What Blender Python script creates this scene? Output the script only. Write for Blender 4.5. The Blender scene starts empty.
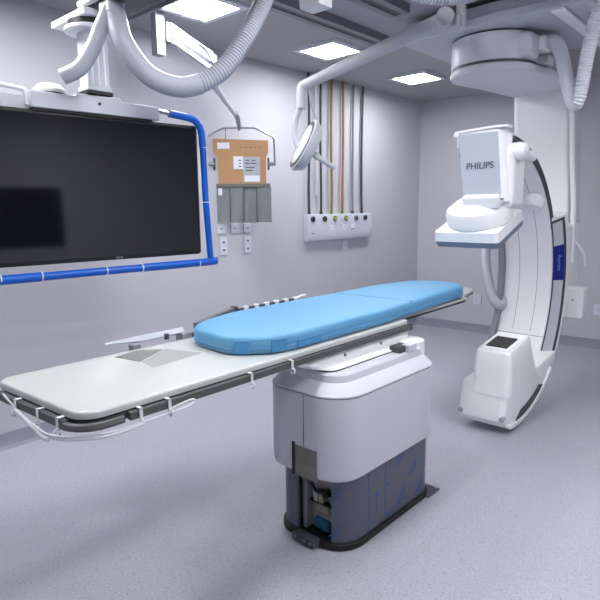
import bpy, bmesh, math, random
from mathutils import Vector, Matrix
random.seed(4)
S = bpy.context.scene
COL = S.collection
R = math.radians

# ------------------------------------------------------------------ camera
def cam_axes(yaw, pitch, roll):
    cy, sy, cp, sp = math.cos(yaw), math.sin(yaw), math.cos(pitch), math.sin(pitch)
    F = Vector((-sy*cp, cy*cp, -sp)); Rt = Vector((cy, sy, 0)); U = Rt.cross(F)
    cr, sr = math.cos(roll), math.sin(roll)
    return cr*Rt + sr*U, -sr*Rt + cr*U, F
cd = bpy.data.cameras.new('camera'); cam = bpy.data.objects.new('camera', cd); COL.objects.link(cam)
r_, u_, f_ = cam_axes(R(42.5), R(9.4), R(-.57))
m = Matrix((r_, u_, -f_)).transposed().to_4x4(); m.translation = (3.87, -6.57, 1.575)
cam.matrix_world = m
cd.sensor_width = 36; cd.lens = 555/600*36; cd.clip_start = .05
S.camera = cam

# ------------------------------------------------------------------ world, exposure, lights
w = bpy.data.worlds.new('world'); S.world = w; w.use_nodes = True
w.node_tree.nodes['Background'].inputs[0].default_value = (.84, .85, .92, 1)
w.node_tree.nodes['Background'].inputs[1].default_value = .12
S.view_settings.view_transform = 'Standard'; S.view_settings.look = 'None'
S.view_settings.gamma = 1; S.view_settings.use_curve_mapping = False
S.view_settings.exposure = 0.0
PANEL = 50.0          # strength of the ceiling panels
PANEL_COL = (.98, .98, 1)

# ------------------------------------------------------------------ helpers
def lin(c):
    return tuple(((v/255)/12.92 if v/255 <= .04045 else ((v/255+.055)/1.055)**2.4) for v in c)
MATS = {}
def mat(name, rgb, rough=.5, metal=0, noise=0, scale=20, bump=0, bscale=60, emit=0, coat=0, alpha=1, trans=0, spec=.5):
    if name in MATS: return MATS[name]
    k = bpy.data.materials.new(name); k.use_nodes = True; nt = k.node_tree; b = nt.nodes['Principled BSDF']
    c = lin(rgb)
    b.inputs['Base Color'].default_value = (*c, 1); b.inputs['Roughness'].default_value = rough
    b.inputs['Metallic'].default_value = metal; b.inputs['Coat Weight'].default_value = coat
    b.inputs['Alpha'].default_value = alpha; b.inputs['Transmission Weight'].default_value = trans
    b.inputs['Specular IOR Level'].default_value = spec
    tc = nt.nodes.new('ShaderNodeTexCoord')
    n = nt.nodes.new('ShaderNodeTexNoise'); n.inputs['Scale'].default_value = scale; n.inputs['Detail'].default_value = 4
    nt.links.new(tc.outputs['Object'], n.inputs['Vector'])
    mx = nt.nodes.new('ShaderNodeMix'); mx.data_type = 'RGBA'
    a = noise or .015
    mx.inputs[6].default_value = (*[v*(1-a) for v in c], 1); mx.inputs[7].default_value = (*[min(1, v*(1+a)) for v in c], 1)
    nt.links.new(n.outputs['Fac'], mx.inputs[0]); nt.links.new(mx.outputs[2], b.inputs['Base Color'])
    if bump:
        n2 = nt.nodes.new('ShaderNodeTexNoise'); n2.inputs['Scale'].default_value = bscale; n2.inputs['Detail'].default_value = 3
        nt.links.new(tc.outputs['Object'], n2.inputs['Vector'])
        bp = nt.nodes.new('ShaderNodeBump'); bp.inputs['Strength'].default_value = bump; bp.inputs['Distance'].default_value = .01
        nt.links.new(n2.outputs['Fac'], bp.inputs['Height']); nt.links.new(bp.outputs[0], b.inputs['Normal'])
    if emit:
        b.inputs['Emission Color'].default_value = (*PANEL_COL, 1); b.inputs['Emission Strength'].default_value = emit
    MATS[name] = k; return k

def floor_mat():
    k = bpy.data.materials.new('speckled_vinyl'); k.use_nodes = True; nt = k.node_tree; b = nt.nodes['Principled BSDF']
    tc = nt.nodes.new('ShaderNodeTexCoord')
    base = nt.nodes.new('ShaderNodeTexNoise'); base.inputs['Scale'].default_value = 110; base.inputs['Detail'].default_value = 5; base.inputs['Roughness'].default_value = .7
    nt.links.new(tc.outputs['Object'], base.inputs['Vector'])
    r1 = nt.nodes.new('ShaderNodeValToRGB')
    r1.color_ramp.elements[0].position = .35; r1.color_ramp.elements[0].color = (*lin((164, 164, 175)), 1)
    r1.color_ramp.elements[1].position = .68; r1.color_ramp.elements[1].color = (*lin((188, 188, 199)), 1)
    nt.links.new(base.outputs['Fac'], r1.inputs[0])
    prev = r1.outputs[0]
    for sc, th, col in ((75, .20, (88, 88, 100)), (130, .20, (132, 130, 144)), (100, .22, (212, 212, 222))):
        v = nt.nodes.new('ShaderNodeTexVoronoi'); v.inputs['Scale'].default_value = sc; v.inputs['Randomness'].default_value = 1
        mp = nt.nodes.new('ShaderNodeMapping'); mp.inputs['Location'].default_value = (sc*.37, sc*.11, 0)
        nt.links.new(tc.outputs['Object'], mp.inputs[0]); nt.links.new(mp.outputs[0], v.inputs['Vector'])
        lt = nt.nodes.new('ShaderNodeMath'); lt.operation = 'LESS_THAN'; lt.inputs[1].default_value = th
        nt.links.new(v.outputs['Distance'], lt.inputs[0])
        # keep only some of the chips
        sp = nt.nodes.new('ShaderNodeSeparateColor'); nt.links.new(v.outputs['Color'], sp.inputs[0])
        gt = nt.nodes.new('ShaderNodeMath'); gt.operation = 'GREATER_THAN'; gt.inputs[1].default_value = .55
        nt.links.new(sp.outputs[0], gt.inputs[0])
        ml = nt.nodes.new('ShaderNodeMath'); ml.operation = 'MULTIPLY'; nt.links.new(lt.outputs[0], ml.inputs[0]); nt.links.new(gt.outputs[0], ml.inputs[1])
        m2 = nt.nodes.new('ShaderNodeMath'); m2.operation = 'MULTIPLY'; m2.inputs[1].default_value = .7; nt.links.new(ml.outputs[0], m2.inputs[0])
        mx = nt.nodes.new('ShaderNodeMix'); mx.data_type = 'RGBA'
        nt.links.new(m2.outputs[0], mx.inputs[0]); nt.links.new(prev, mx.inputs[6]); mx.inputs[7].default_value = (*lin(col), 1)
        prev = mx.outputs[2]
    nt.links.new(prev, b.inputs['Base Color'])
    rn = nt.nodes.new('ShaderNodeTexNoise'); rn.inputs['Scale'].default_value = 1.5; rn.inputs['Detail'].default_value = 4
    nt.links.new(tc.outputs['Object'], rn.inputs['Vector'])
    mr = nt.nodes.new('ShaderNodeMapRange'); mr.inputs['To Min'].default_value = .22; mr.inputs['To Max'].default_value = .48
    nt.links.new(rn.outputs['Fac'], mr.inputs[0]); nt.links.new(mr.outputs[0], b.inputs['Roughness'])
    bp = nt.nodes.new('ShaderNodeBump'); bp.inputs['Strength'].default_value = .12; bp.inputs['Distance'].default_value = .004
    nt.links.new(base.outputs['Fac'], bp.inputs['Height']); nt.links.new(bp.outputs[0], b.inputs['Normal'])
    return k

WHITE = mat('white_enamel', (243, 244, 247), .32, coat=.15)
WHITE2 = mat('pale_grey_enamel', (206, 208, 216), .4)
DRUMW = mat('drum_white', (205, 208, 216), .42)
ARMG = mat('lamp_arm_grey', (186, 188, 194), .42)
CEILW = mat('suspension_grey_white', (186, 189, 200), .42)
WALL = mat('wall_paint', (197, 197, 205), .75, noise=.02, scale=3, bump=.05, bscale=200)
CEIL = mat('ceiling_paint', (166, 166, 172), .85, noise=.02, scale=3)
BASEB = mat('coved_vinyl', (150, 150, 164), .45, noise=.05, scale=60)
DARK = mat('dark_groove', (70, 72, 80), .5)
BLACK = mat('black_rubber', (20, 20, 24), .55)
RAILG = mat('rail_grey', (128, 129, 136), .45, metal=.3)
CFRAME = mat('carbon_grey', (84, 85, 86), .45, noise=.04)
CTOP = mat('tabletop_white', (192, 196, 194), .24, coat=.2)
BLUEM = mat('blue_vinyl', (94, 154, 194), .5, noise=.02, scale=12, bump=.15, bscale=14)
BLUES = mat('blue_vinyl_strap', (72, 140, 188), .55)
BFOAM = mat('blue_foam_tube', (4, 92, 196), .32, noise=.06, scale=30, bump=.2, bscale=25)
STEEL = mat('brushed_steel', (170, 172, 178), .28, metal=1)
CHROME = mat('chrome_strip', (190, 194, 200), .22, metal=.9)
FILM = mat('blue_tinted_steel_film', (92, 97, 110), .3, metal=.35, noise=.03)
FILMINK = mat('blue_print', (30, 92, 160), .5)
NAVY = mat('navy_panel', (14, 28, 128), .35)
PALEBLUE = mat('pale_blue_print', (120, 150, 210), .5)
INK = mat('grey_print', (72, 80, 98), .5)
SCREEN = mat('black_glass', (14, 14, 22), .06, spec=.95)
BEZEL = mat('black_bezel', (20, 20, 24), .3)
HOSE = mat('grey_hose', (176, 180, 190), .4)
PLATE = mat('detector_grey', (118, 130, 146), .4)
CARD = mat('cardboard', (178, 138, 100), .8, noise=.06, scale=15)
LEAD = mat('lead_vinyl', (126, 132, 136), .45, noise=.06, scale=8, bump=.6, bscale=12)
PAPER = mat('paper_label', (226, 228, 236), .6)
GPAPER = mat('grey_label', (168, 172, 178), .6)
TUBEW = mat('milky_plastic_tube', (222, 226, 232), .3, trans=0, alpha=.8)
CLIPW = mat('white_plastic', (232, 234, 236), .4)
SOCK = mat('socket_white', (214, 219, 230), .4)
EMIT = mat('light_diffuser', (240, 242, 250), .5, emit=PANEL)
LAMPLENS = mat('lamp_lens', (240, 245, 250), .12, coat=.5)
HDARK = mat('dark_grey_hose', (62, 66, 74), .5)
HGREY = mat('mid_grey_hose', (120, 124, 132), .5)
HYEL = mat('olive_yellow_hose', (132, 120, 50), .45)
HAMB = mat('amber_hose', (146, 114, 52), .45)
REFLECT = mat('grey_painted_reflection', (150, 154, 148), .25, alpha=.6)  # tabletop reflection put into a flat translucent grey
REFLECT_SLEEVE = mat('clear_sleeve_and_reflection', (185, 189, 185), .25, alpha=.28)  # paler painted tabletop reflection; also the clear sleeve in the pedestal recess
GLASSW = mat('dark_window_glass', (5, 6, 9), .08)
TEAL = mat('teal_wrap', (40, 96, 128), .45)
FLOORM = floor_mat()

def V(*a): return Vector(a)
def add_box(bm, x0, x1, y0, y1, z0, z1):
    vs = [bm.verts.new(p) for p in ((x0,y0,z0),(x1,y0,z0),(x1,y1,z0),(x0,y1,z0),(x0,y0,z1),(x1,y0,z1),(x1,y1,z1),(x0,y1,z1))]
    for f in ((3,2,1,0),(4,5,6,7),(0,1,5,4),(1,2,6,5),(2,3,7,6),(3,0,4,7)): bm.faces.new([vs[i] for i in f])
def add_loft(bm, rings, cap=True, close=False):
    """rings: lists of points, same count."""
    rs = [[bm.verts.new(p) for p in r] for r in rings]; n = len(rs[0])
    pairs = list(zip(rs, rs[1:])) + ([(rs[-1], rs[0])] if close else [])
    for a, b in pairs:
        for i in range(n): bm.faces.new((a[i], a[(i+1) % n], b[(i+1) % n], b[i]))
    if cap and not close:
        bm.faces.new(list(reversed(rs[0]))); bm.faces.new(rs[-1])
def add_prism(bm, pts, z0, z1, axis='z'):
    def p3(p, v): return {'z': (p[0], p[1], v), 'x': (v, p[0], p[1]), 'y': (p[0], v, p[1])}[axis]
    add_loft(bm, [[p3(p, z0) for p in pts], [p3(p, z1) for p in pts]])
def add_tube(bm, pts, rad, n=14, cap=True):
    pts = [Vector(p) for p in pts]
    rads = rad if isinstance(rad, (list, tuple)) else [rad]*len(pts)
    t0 = (pts[1]-pts[0]).normalized(); up = Vector((0, 0, 1)) if abs(t0.z) < .9 else Vector((1, 0, 0))
    nrm = t0.cross(up).normalized(); rings = []
    for i, p in enumerate(pts):
        a = pts[max(0, i-1)]; b = pts[min(len(pts)-1, i+1)]; t = (b-a).normalized()
        nrm = (nrm - t*nrm.dot(t)).normalized(); bi = t.cross(nrm)
        rings.append([p + (nrm*math.cos(2*math.pi*k/n) + bi*math.sin(2*math.pi*k/n))*rads[i] for k in range(n)])
    add_loft(bm, rings, cap)
def spline(pts, n=10):
    pts = [Vector(p) for p in pts]; out = []
    for i in range(len(pts)-1):
        p0 = pts[max(0, i-1)]; p1 = pts[i]; p2 = pts[i+1]; p3 = pts[min(len(pts)-1, i+2)]
        for k in range(n):
            t = k/n
            out.append(.5*((2*p1) + (p2-p0)*t + (2*p0-5*p1+4*p2-p3)*t*t + (3*p1-p0-3*p2+p3)*t**3))
    out.append(pts[-1]); return out
def resample(pts, step):
    out = [pts[0]]; acc = 0
    for a, b in zip(pts, pts[1:]):
        L = (b-a).length; d = step-acc
        while d <= L: out.append(a.lerp(b, d/L)); d += step
        acc = L-(d-step)
    out.append(pts[-1]); return out
def arc_pts(cx, cy, r, a0, a1, n): return [(cx+r*math.cos(R(a0+(a1-a0)*i/n)), cy+r*math.sin(R(a0+(a1-a0)*i/n))) for i in range(n+1)]
def rrect(x0, x1, y0, y1, r, n=6):
    rr = r if isinstance(r, (list, tuple)) else [r]*4   # corners: (x1,y1),(x0,y1),(x0,y0),(x1,y0)
    return (arc_pts(x1-rr[0], y1-rr[0], rr[0], 0, 90, n) + arc_pts(x0+rr[1], y1-rr[1], rr[1], 90, 180, n)
            + arc_pts(x0+rr[2], y0+rr[2], rr[2], 180, 270, n) + arc_pts(x1-rr[3], y0+rr[3], rr[3], 270, 360, n))
def add_cyl(bm, a, b, r, n=24, r2=None):
    a = Vector(a); b = Vector(b); add_tube(bm, [a, b], [r, r if r2 is None else r2], n)
def worldloc(o):
    v = Vector((0, 0, 0))
    while o: v += o.location; o = o.parent
    return v
def obj(name, bm, material, parent=None, bevel=0, seg=3, smooth=35, local=False, sub=0):
    if parent is not None and not local:
        bmesh.ops.translate(bm, verts=bm.verts, vec=-worldloc(parent))
    bmesh.ops.recalc_face_normals(bm, faces=bm.faces)
    me = bpy.data.meshes.new(name); bm.to_mesh(me); bm.free()
    me.materials.append(material)
    if smooth:
        for p in me.polygons: p.use_smooth = True
        me.set_sharp_from_angle(angle=R(smooth))
    o = bpy.data.objects.new(name, me); COL.objects.link(o)
    if parent is not None: o.parent = parent
    if bevel:
        md = o.modifiers.new('bevel', 'BEVEL'); md.width = bevel; md.segments = seg; md.limit_method = 'ANGLE'; md.angle_limit = R(35); md.harden_normals = True
    return o
def B(fn, *a, **k):
    bm = bmesh.new(); fn(bm, *a, **k); return bm
def bxo(name, dims, m, parent=None, bevel=0, **k): return obj(name, B(add_box, *dims), m, parent, bevel, **k)
def thing(name, label, cat, loc, group=None):
    o = bpy.data.objects.new(name, None); COL.objects.link(o); o.location = loc; o.empty_display_size = .1
    o['label'] = label; o['category'] = cat
    if group: o['group'] = group
    return o
def tag(o, label, cat, group=None):
    o['label'] = label; o['category'] = cat
    if group: o['group'] = group
    return o
def struct(o): o['kind'] = 'structure'; return o
def recenter(o):
    """origin of a one-mesh thing to the middle of its base"""
    vs = [v.co for v in o.data.vertices]
    c = Vector(((min(v.x for v in vs)+max(v.x for v in vs))/2, (min(v.y for v in vs)+max(v.y for v in vs))/2, min(v.z for v in vs)))
    o.data.transform(Matrix.Translation(-c)); o.location = c; return o
def dup(root, loc, label=None, group=None):
    r = root.copy(); COL.objects.link(r); r.location = loc
    if label: r['label'] = label
    if group: r['group'] = group
    for ch in list(root.children):
        c = ch.copy(); COL.objects.link(c); c.parent = r
        for g in ch.children:
            d = g.copy(); COL.objects.link(d); d.parent = c
    return r
def text_bm(s, size, origin, xdir, ydir, depth=.001):
    cu = bpy.data.curves.new('t', 'FONT'); cu.body = s; cu.size = size; cu.align_x = 'CENTER'; cu.align_y = 'CENTER'; cu.extrude = depth
    cu.offset = size*.012
    o = bpy.data.objects.new('t', cu); COL.objects.link(o); bpy.context.view_layer.update()
    me = bpy.data.meshes.new_from_object(o.evaluated_get(bpy.context.evaluated_depsgraph_get()))
    x = Vector(xdir).normalized(); y = Vector(ydir).normalized(); z = x.cross(y)
    mm = Matrix((x, y, z)).transposed().to_4x4(); mm.translation = Vector(origin)
    me.transform(mm); bm = bmesh.new(); bm.from_mesh(me)
    bpy.data.objects.remove(o); bpy.data.curves.remove(cu); bpy.data.meshes.remove(me)
    return bm

# ================================================================== SETTING
H = 2.9
BA = math.tan(R(2.75))          # the back wall runs slightly askew
X1, Y0 = 6.2, -9.6
struct(obj('floor', B(add_prism, [(-.1, Y0-.1), (X1+.1, Y0-.1), (X1+.1, X1*BA+.1), (-.1, .1)], -.1, 0), FLOORM, smooth=0))
struct(obj('ceiling', B(add_prism, [(-.1, Y0-.1), (X1+.1, Y0-.1), (X1+.1, X1*BA+.1), (-.1, .1)], H, H+.1), CEIL, smooth=0))
struct(bxo('wall_left', (-.1, 0, Y0-.1, .1, 0, H), WALL, smooth=0))
struct(obj('wall_back', B(add_prism, [(0, 0), (X1, X1*BA), (X1, X1*BA+.1), (0, .1)], 0, H), WALL, smooth=0))
struct(bxo('wall_right', (X1, X1+.1, Y0-.1, X1*BA+.1, 0, H), WALL, smooth=0))
struct(bxo('wall_front', (0, X1, Y0-.1, Y0, 0, H), WALL, smooth=0))
bm = B(add_prism, [(0, 0), (.05, 0), (.022, .012), (.012, .03), (.010, .1), (0, .1)], Y0, 0, 'y')
struct(obj('baseboard_left', bm, BASEB))
bm = bmesh.new()
prof = [(0, 0), (.05, 0), (.022, .012), (.012, .03), (.010, .1), (0, .1)]
add_loft(bm, [[(x, x*BA-d, z) for d, z in prof] for x in (0, X1)])
struct(obj('baseboard_back', bm, BASEB))
wn = struct(bxo('window_1', (X1-.012, X1+.02, -5.4, -3.94, 1.06, 1.90), GLASSW, smooth=0))
bm = bmesh.new()
for d in ((-5.46, -5.4, 1.0, 1.96), (-3.94, -3.88, 1.0, 1.96), (-5.4, -3.94, 1.0, 1.06), (-5.4, -3.94, 1.90, 1.96)):
    add_box(bm, X1-.03, X1+.0, *d)
obj('window_frame', bm, WHITE2, wn)

# ================================================================== CEILING LIGHTS
def make_light():
    t = thing('ceiling_light', 'square lit ceiling panel light', 'ceiling light', (0, 0, 0), 'square ceiling panel lights')
    bm = bmesh.new(); s, q = .225, .178
    o_ = [(-s, -s), (s, -s), (s, s), (-s, s)]; i_ = [(-q, -q), (q, -q), (q, q), (-q, q)]
    lo = [bm.verts.new((*p, -.022)) for p in o_]; li = [bm.verts.new((*p, -.024)) for p in i_]
    hi = [bm.verts.new((*p, 0)) for p in o_]; hi2 = [bm.verts.new((*p, 0)) for p in i_]
    for i in range(4):
        j = (i+1) % 4
        bm.faces.new((lo[i], lo[j], li[j], li[i])); bm.faces.new((lo[i], hi[i], hi[j], lo[j]))
        bm.faces.new((li[i], li[j], hi2[j], hi2[i])); bm.faces.new((hi[i], hi2[i], hi2[j], hi[j]))
    obj('frame', bm, WHITE2, t, local=True, smooth=0)
    obj('diffuser', B(add_box, -q, q, -q, q, -.018, -.012), EMIT, t, local=True, smooth=0)
    return t
lights = [(.76, -4.11, 'lit ceiling panel at the top behind the drooping grey hose'),
          (.715, -2.72, 'lit ceiling panel just above the long white lamp arm'),
          (.706, -1.30, 'lit ceiling panel nearest the corner, left of the round suspension drum'),
          (.76, -5.52, None), (2.3, -4.2, None), (2.3, -5.6, None),  # panels without a label are unseen, added to brighten room and scanner
          (3.9, -3.2, None), (4.0, -4.4, None), (4.0, -5.8, None), (1.5, -7.0, None), (5.0, -4.2, None)]
L0 = None
for x, y, lab in lights:
    grp = None if lab else 'unseen ceiling panels added for light'; lab = lab or 'lit square ceiling panel, unseen and added to light the room'
    if L0 is None: L0 = make_light(); L0.location = (x, y, H); L0['label'] = lab
    else: dup(L0, (x, y, H), lab, grp)

# ================================================================== CEILING RAILS
def rail(x0, x1, y0, y1, label, z0=2.845):
    t = thing('ceiling_rail', label, 'rail', ((x0+x1)/2, (y0+y1)/2, z0))
    bm = bmesh.new(); xm = (x0+x1)/2; wd = (x1-x0)/2
    pts = [(x0, H), (x0, z0), (xm-wd*.35, z0), (xm-wd*.35, z0+.02), (xm+wd*.35, z0+.02), (xm+wd*.35, z0), (x1, z0), (x1, H)]
    add_prism(bm, pts, y0, y1, 'y'); obj('channel', bm, RAILG, t)
    bxo('slot_lining', (xm-wd*.34, xm+wd*.34, y0+.01, y1+.004, z0+.006, z0+.019), DARK, t)
    bxo('end_cap', (x0+.01, x1-.01, y1, y1+.012, z0+.01, H-.01), BLACK, t)
    return t
rail(1.13, 1.27, -8.5, -2.5, 'long grey ceiling rail running above the lamp arm towards the corner')
rail(1.60, 1.76, -8.5, -3.16, 'grey ceiling rail ending in black beside the white ceiling carriage')
t = thing('bridge_rail', 'dark grey cross rail at the top left beside the monitor carriage', 'rail', (1.4, -4.72, 2.70))
bxo('beam', (.70, 2.6, -4.84, -4.64, 2.70, 2.80), mat('beam_grey', (96, 97, 106), .5, metal=.2), t, .004)
bxo('lower_lip', (.70, 2.6, -4.64, -4.625, 2.685, 2.71), RAILG, t, .002)
o = bxo('junction_box', (1.55, 1.70, -4.02, -3.9, 2.71, 2.80), WHITE2, None, .006)
tag(recenter(o), 'small white box hanging under the ceiling rail at the top centre', 'box')

# ================================================================== MONITOR ON CEILING SUSPENSION
MX = 1.02
mon = thing('suspended_monitor', 'large black screen hung from a ceiling column, with blue foam wrapped handle tubes', 'monitor', (.95, -5.02, 1.22))
PIV = Matrix.Translation((MX, -4.38, 0)) @ Matrix.Rotation(R(-5.5), 4, 'Z') @ Matrix.Translation((-MX, 4.38, 0))
def yaw(bm): bm.transform(PIV); return bm
def mo(name, bm, m_, parent=None, bevel=0, **k): return obj(name, yaw(bm), m_, parent or mon, bevel, **k)
mo('housing', B(add_box, MX-.07, MX-.012, -5.82, -4.395, 1.305, 2.068), BEZEL, None, .012)
mo('bezel', B(add_prism, rrect(-5.835, -4.385, 1.295, 2.078, .02), MX-.014, MX, 'x'), BEZEL, None, .003)
mo('glass', B(add_box, MX, MX+.0025, -5.817, -4.403, 1.317, 2.060), SCREEN, smooth=0)
mo('brand_mark', text_bm('PHILIPS', .014, (MX+.0030, -4.93, 1.307), (0, 1, 0), (0, 0, 1), .0003), GPAPER)
mo('mounting_bar', B(add_prism, [(-5.345, 2.085), (-4.645, 2.085), (-4.645, 2.158), (-4.87, 2.160), (-4.88, 2.180), (-5.12, 2.178), (-5.125, 2.165), (-5.345, 2.165)], MX-.13, MX+.03, 'x'), WHITE2, None, .006)
mo('shadow_gap', B(add_box, MX-.1, MX+.018, -5.34, -4.69, 2.072, 2.088), BLACK)
mo('screw', B(add_cyl, (MX+.03, -5.00, 2.135), (MX+.035, -5.00, 2.135), .008, 12), BLACK)
mo('hose_cap', B(add_loft, [[(MX-.05+a*r*.9, -5.225+b*r, z) for a, b in arc_pts(0, 0, 1, 0, 345, 23)] for z, r in ((2.172, .085), (2.186, .088), (2.215, .055), (2.218, .05))]), mat('cap_cream', (226, 230, 222), .4))
mo('cap_gap', B(add_loft, [[(MX-.05+a*.078*.9, -5.225+b*.078, z) for a, b in arc_pts(0, 0, 1, 0, 345, 23)] for z in (2.164, 2.174)]), BLACK)
CX_, CY_ = .945, -4.995
bxo('column', (CX_-.05, CX_+.05, CY_-.062, CY_+.062, 2.19, 2.50), WHITE2, mon, .01)
for yy in (CY_-.035, CY_+.0, CY_+.035): bxo('column_rib', (CX_+.048, CX_+.054, yy-.006, yy+.006, 2.23, 2.48), WHITE, mon, .002)
bxo('column_collar', (CX_-.056, CX_+.056, CY_-.068, CY_+.068, 2.20, 2.225), WHITE2, mon, .004)
bxo('column_foot', (CX_-.060, CX_+.060, CY_-.071, CY_+.071, 2.182, 2.198), BLACK, mon)
obj('turning_disc', B(add_cyl, (CX_, CY_, 2.495), (CX_, CY_, 2.518), .135, 48), WHITE2, mon, .006)
obj('disc_gap', B(add_cyl, (CX_, CY_, 2.518), (CX_, CY_, 2.55), .115, 48), BLACK, mon)
bxo('carriage_plate', (.71, 1.08, -5.10, -4.86, 2.55, 2.582), WHITE, mon, .004)
bxo('plate_gap', (.98, 1.40, -5.06, -4.88, 2.582, 2.596), DARK, mon)
bxo('carriage_upper', (.99, 1.40, -5.09, -4.87, 2.596, 2.622), WHITE, mon, .004)
bxo('carriage_truck', (.96, 1.40, -5.02, -4.86, 2.622, 2.9), mat('truck_grey', (120, 121, 130), .5), mon)
bxo('side_plate', (1.02, 1.07, -4.85, -4.79, 2.622, 2.70), RAILG, mon, .004)
bxo('hose_bracket', (1.15, 1.25, -5.06, -4.97, 2.53, 2.60), WHITE2, mon, .01)
XT = MX+.02
def tube_part(name, pts, r, m, n=8): return mo(name, B(add_tube, spline(pts, n), r, 16), m)
tube_part('handle_tube', [(XT-.03, -5.98, 2.205), (XT-.03, -5.55, 2.185), (XT-.03, -5.385, 2.172), (XT-.03, -5.36, 2.155), (XT-.03, -5.355, 2.10)], .011, WHITE)
mo('tube_bracket', B(add_box, XT-.06, XT-.045, -5.47, -5.35, 2.08, 2.15), WHITE2, None, .003)
mo('tube_stub', B(add_cyl, (XT, -4.65, 2.137), (XT, -4.555, 2.128), .012, 16), STEEL)
def foam(pts, r=.022): return mo('foam_sleeve', B(add_tube, spline(pts, 8), r, 16), BFOAM)
foam([(XT, -4.58, 2.130), (XT, -4.45, 2.118), (XT, -4.40, 2.10), (XT, -4.366, 2.05), (XT, -4.358, 1.95)], .022)
foam([(XT, -4.358, 1.95), (XT, -4.350, 1.62)], .020)
foam([(XT, -4.350, 1.615), (XT, -4.330, 1.28), (XT, -4.325, 1.245)], .020)
foam([(XT, -4.295, 1.247), (XT, -4.35, 1.242), (XT, -4.80, 1.239)], .024)
foam([(XT, -4.81, 1.239), (XT, -5.36, 1.236)], .022)
foam([(XT, -5.37, 1.236), (XT, -6.05, 1.236)], .025)
for yy in (-4.42, -4.805, -5.02, -5.365, -5.56): mo('sleeve_tape', B(add_cyl, (XT, yy-.003, 1.2385), (XT, yy+.003, 1.2385), .0255, 16), PAPER)
for zz in (1.618, 1.95): mo('sleeve_tape', B(add_cyl, (XT, -4.354, zz-.002), (XT, -4.354, zz+.002), .0225, 16), PAPER)

# ================================================================== RADIATION SHIELD
sh = thing('hanging_radiation_shield', 'cardboard covered shield with grey lead curtain hung from a jointed ceiling arm', 'shield', (.18, -3.285, 1.46))
bxo('ceiling_post', (.43, .495, -4.285, -4.215, 2.61, H), mat('post_grey', (140, 142, 152), .45), sh, .004)
bxo('arm_joint', (.44, .51, -4.215, -4.17, 2.70, 2.83), mat('joint_grey', (120, 122, 130), .5), sh, .006)
bm = bmesh.new()
add_loft(bm, [[(x-.025, y, z-h), (x+.025, y, z-h), (x+.025, y, z+h), (x-.025, y, z+h)] for x, y, z, h in ((.49, -4.18, 2.785, .048), (.48, -4.02, 2.745, .036), (.475, -3.80, 2.672, .04))])
obj('upper_arm', bm, WHITE2, sh, .006)
bm = bmesh.new()
add_loft(bm, [[(x-.02, y, z-h), (x+.02, y, z-h), (x+.02, y, z+h), (x-.02, y, z+h)] for x, y, z, h in ((.50, -4.16, 2.71, .014), (.47, -3.82, 2.60, .016))])
obj('lower_rod', bm, WHITE2, sh, .004)
obj('spring_cable', B(add_tube, spline([(.51, -3.95, 2.74), (.505, -3.87, 2.70), (.49, -3.80, 2.61)], 6), .005, 8), DARK, sh)
obj('arm_elbow', B(add_cyl, (.46, -3.79, 2.55), (.46, -3.78, 2.70), .034), WHITE2, sh, .005)
obj('drop_arm', B(add_tube, [(.45, -3.79, 2.60), (.348, -3.677, 2.515), (.255, -3.50, 2.44), (.20, -3.35, 2.36)], [.03, .027, .022, .020], 12), WHITE2, sh)
obj('swivel', B(add_tube, [(.20, -3.35, 2.37), (.19, -3.31, 2.33), (.178, -3.285, 2.235)], [.022, .022, .016], 12), STEEL, sh)
SX, SY = .18, -3.285
TURN = Matrix.Translation((SX, SY, 0)) @ Matrix.Rotation(R(-44), 4, 'Z') @ Matrix.Translation((-SX, -SY, 0))
def so(name, bm, m_, parent=None, bevel=0, **k): bm.transform(TURN); return obj(name, bm, m_, parent or sh, bevel, **k)
def Y(px): return SY + (px-240)*4.77/555
def Z(py): return 1.793 + (183-py)*.00850
Yk = [(SX, Y(208), Z(166)), (SX, Y(208), Z(140)), (SX, Y(209), Z(136)), (SX, Y(222), Z(129.5)), (SX, Y(226), Z(128.5)), (SX, Y(254), Z(128.5)), (SX, Y(258), Z(130)), (SX, Y(272.5), Z(137)), (SX, Y(274), Z(140)), (SX, Y(274.5), Z(166))]
so('yoke', B(add_tube, Yk, .009, 10), STEEL)
for s_, px in ((-1, 210), (1, 272)):
    k = so('side_pivot', B(add_cyl, (SX, Y(px-s_*-3), Z(164)), (SX, Y(px-s_*4), Z(164)), .018, 16), STEEL)
    so('clamp_plate', B(add_box, SX-.012, SX+.012, Y(px-s_*4-1), Y(px-s_*4+1), Z(170), Z(158)), DARK, k, .003)
so('wire', B(add_cyl, (SX+.01, Y(226), Z(141)), (SX+.01, Y(226), Z(129)), .0025, 6), DARK)
pan = so('cardboard_cover', B(add_prism, [(Y(218), Z(184)), (Y(265.5), Z(184)), (Y(266), Z(157)), (Y(268), Z(153)), (Y(268), Z(141)), (Y(213), Z(139)), (Y(213), Z(151)), (Y(217), Z(156))], SX-.012, SX+.014, 'x'), CARD, None, .003)
def stick(x0, x1, y0, y1, m_, d=.0142, par=None, nm='label_sticker'): return so(nm, B(add_box, SX+d, SX+d+.0015, Y(x0), Y(x1), Z(y1), Z(y0)), m_, par or pan, smooth=0)
stick(217.5, 229.5, 143, 149, PAPER); stick(233, 243, 156.5, 169, PAPER); stick(242.5, 259.5, 157, 182, GPAPER, .0160); stick(244, 259, 175.5, 181.5, PAPER, .0176)
for x0, x1, y in ((238, 241, 160), (238.5, 240.5, 163), (238, 241, 166), (245, 249, 160), (251, 255, 160), (244.5, 249, 163), (250, 256, 163), (245, 254, 167), (245, 252, 170)): stick(x0, x1, y, y+1, INK, .0177, None, 'label_print')
for k in range(5): stick(240+k*4.5, 242.5+k*4.5, 147, 148.5, mat('faint_print', (150, 112, 82), .7), .0143, None, 'label_print')
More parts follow.
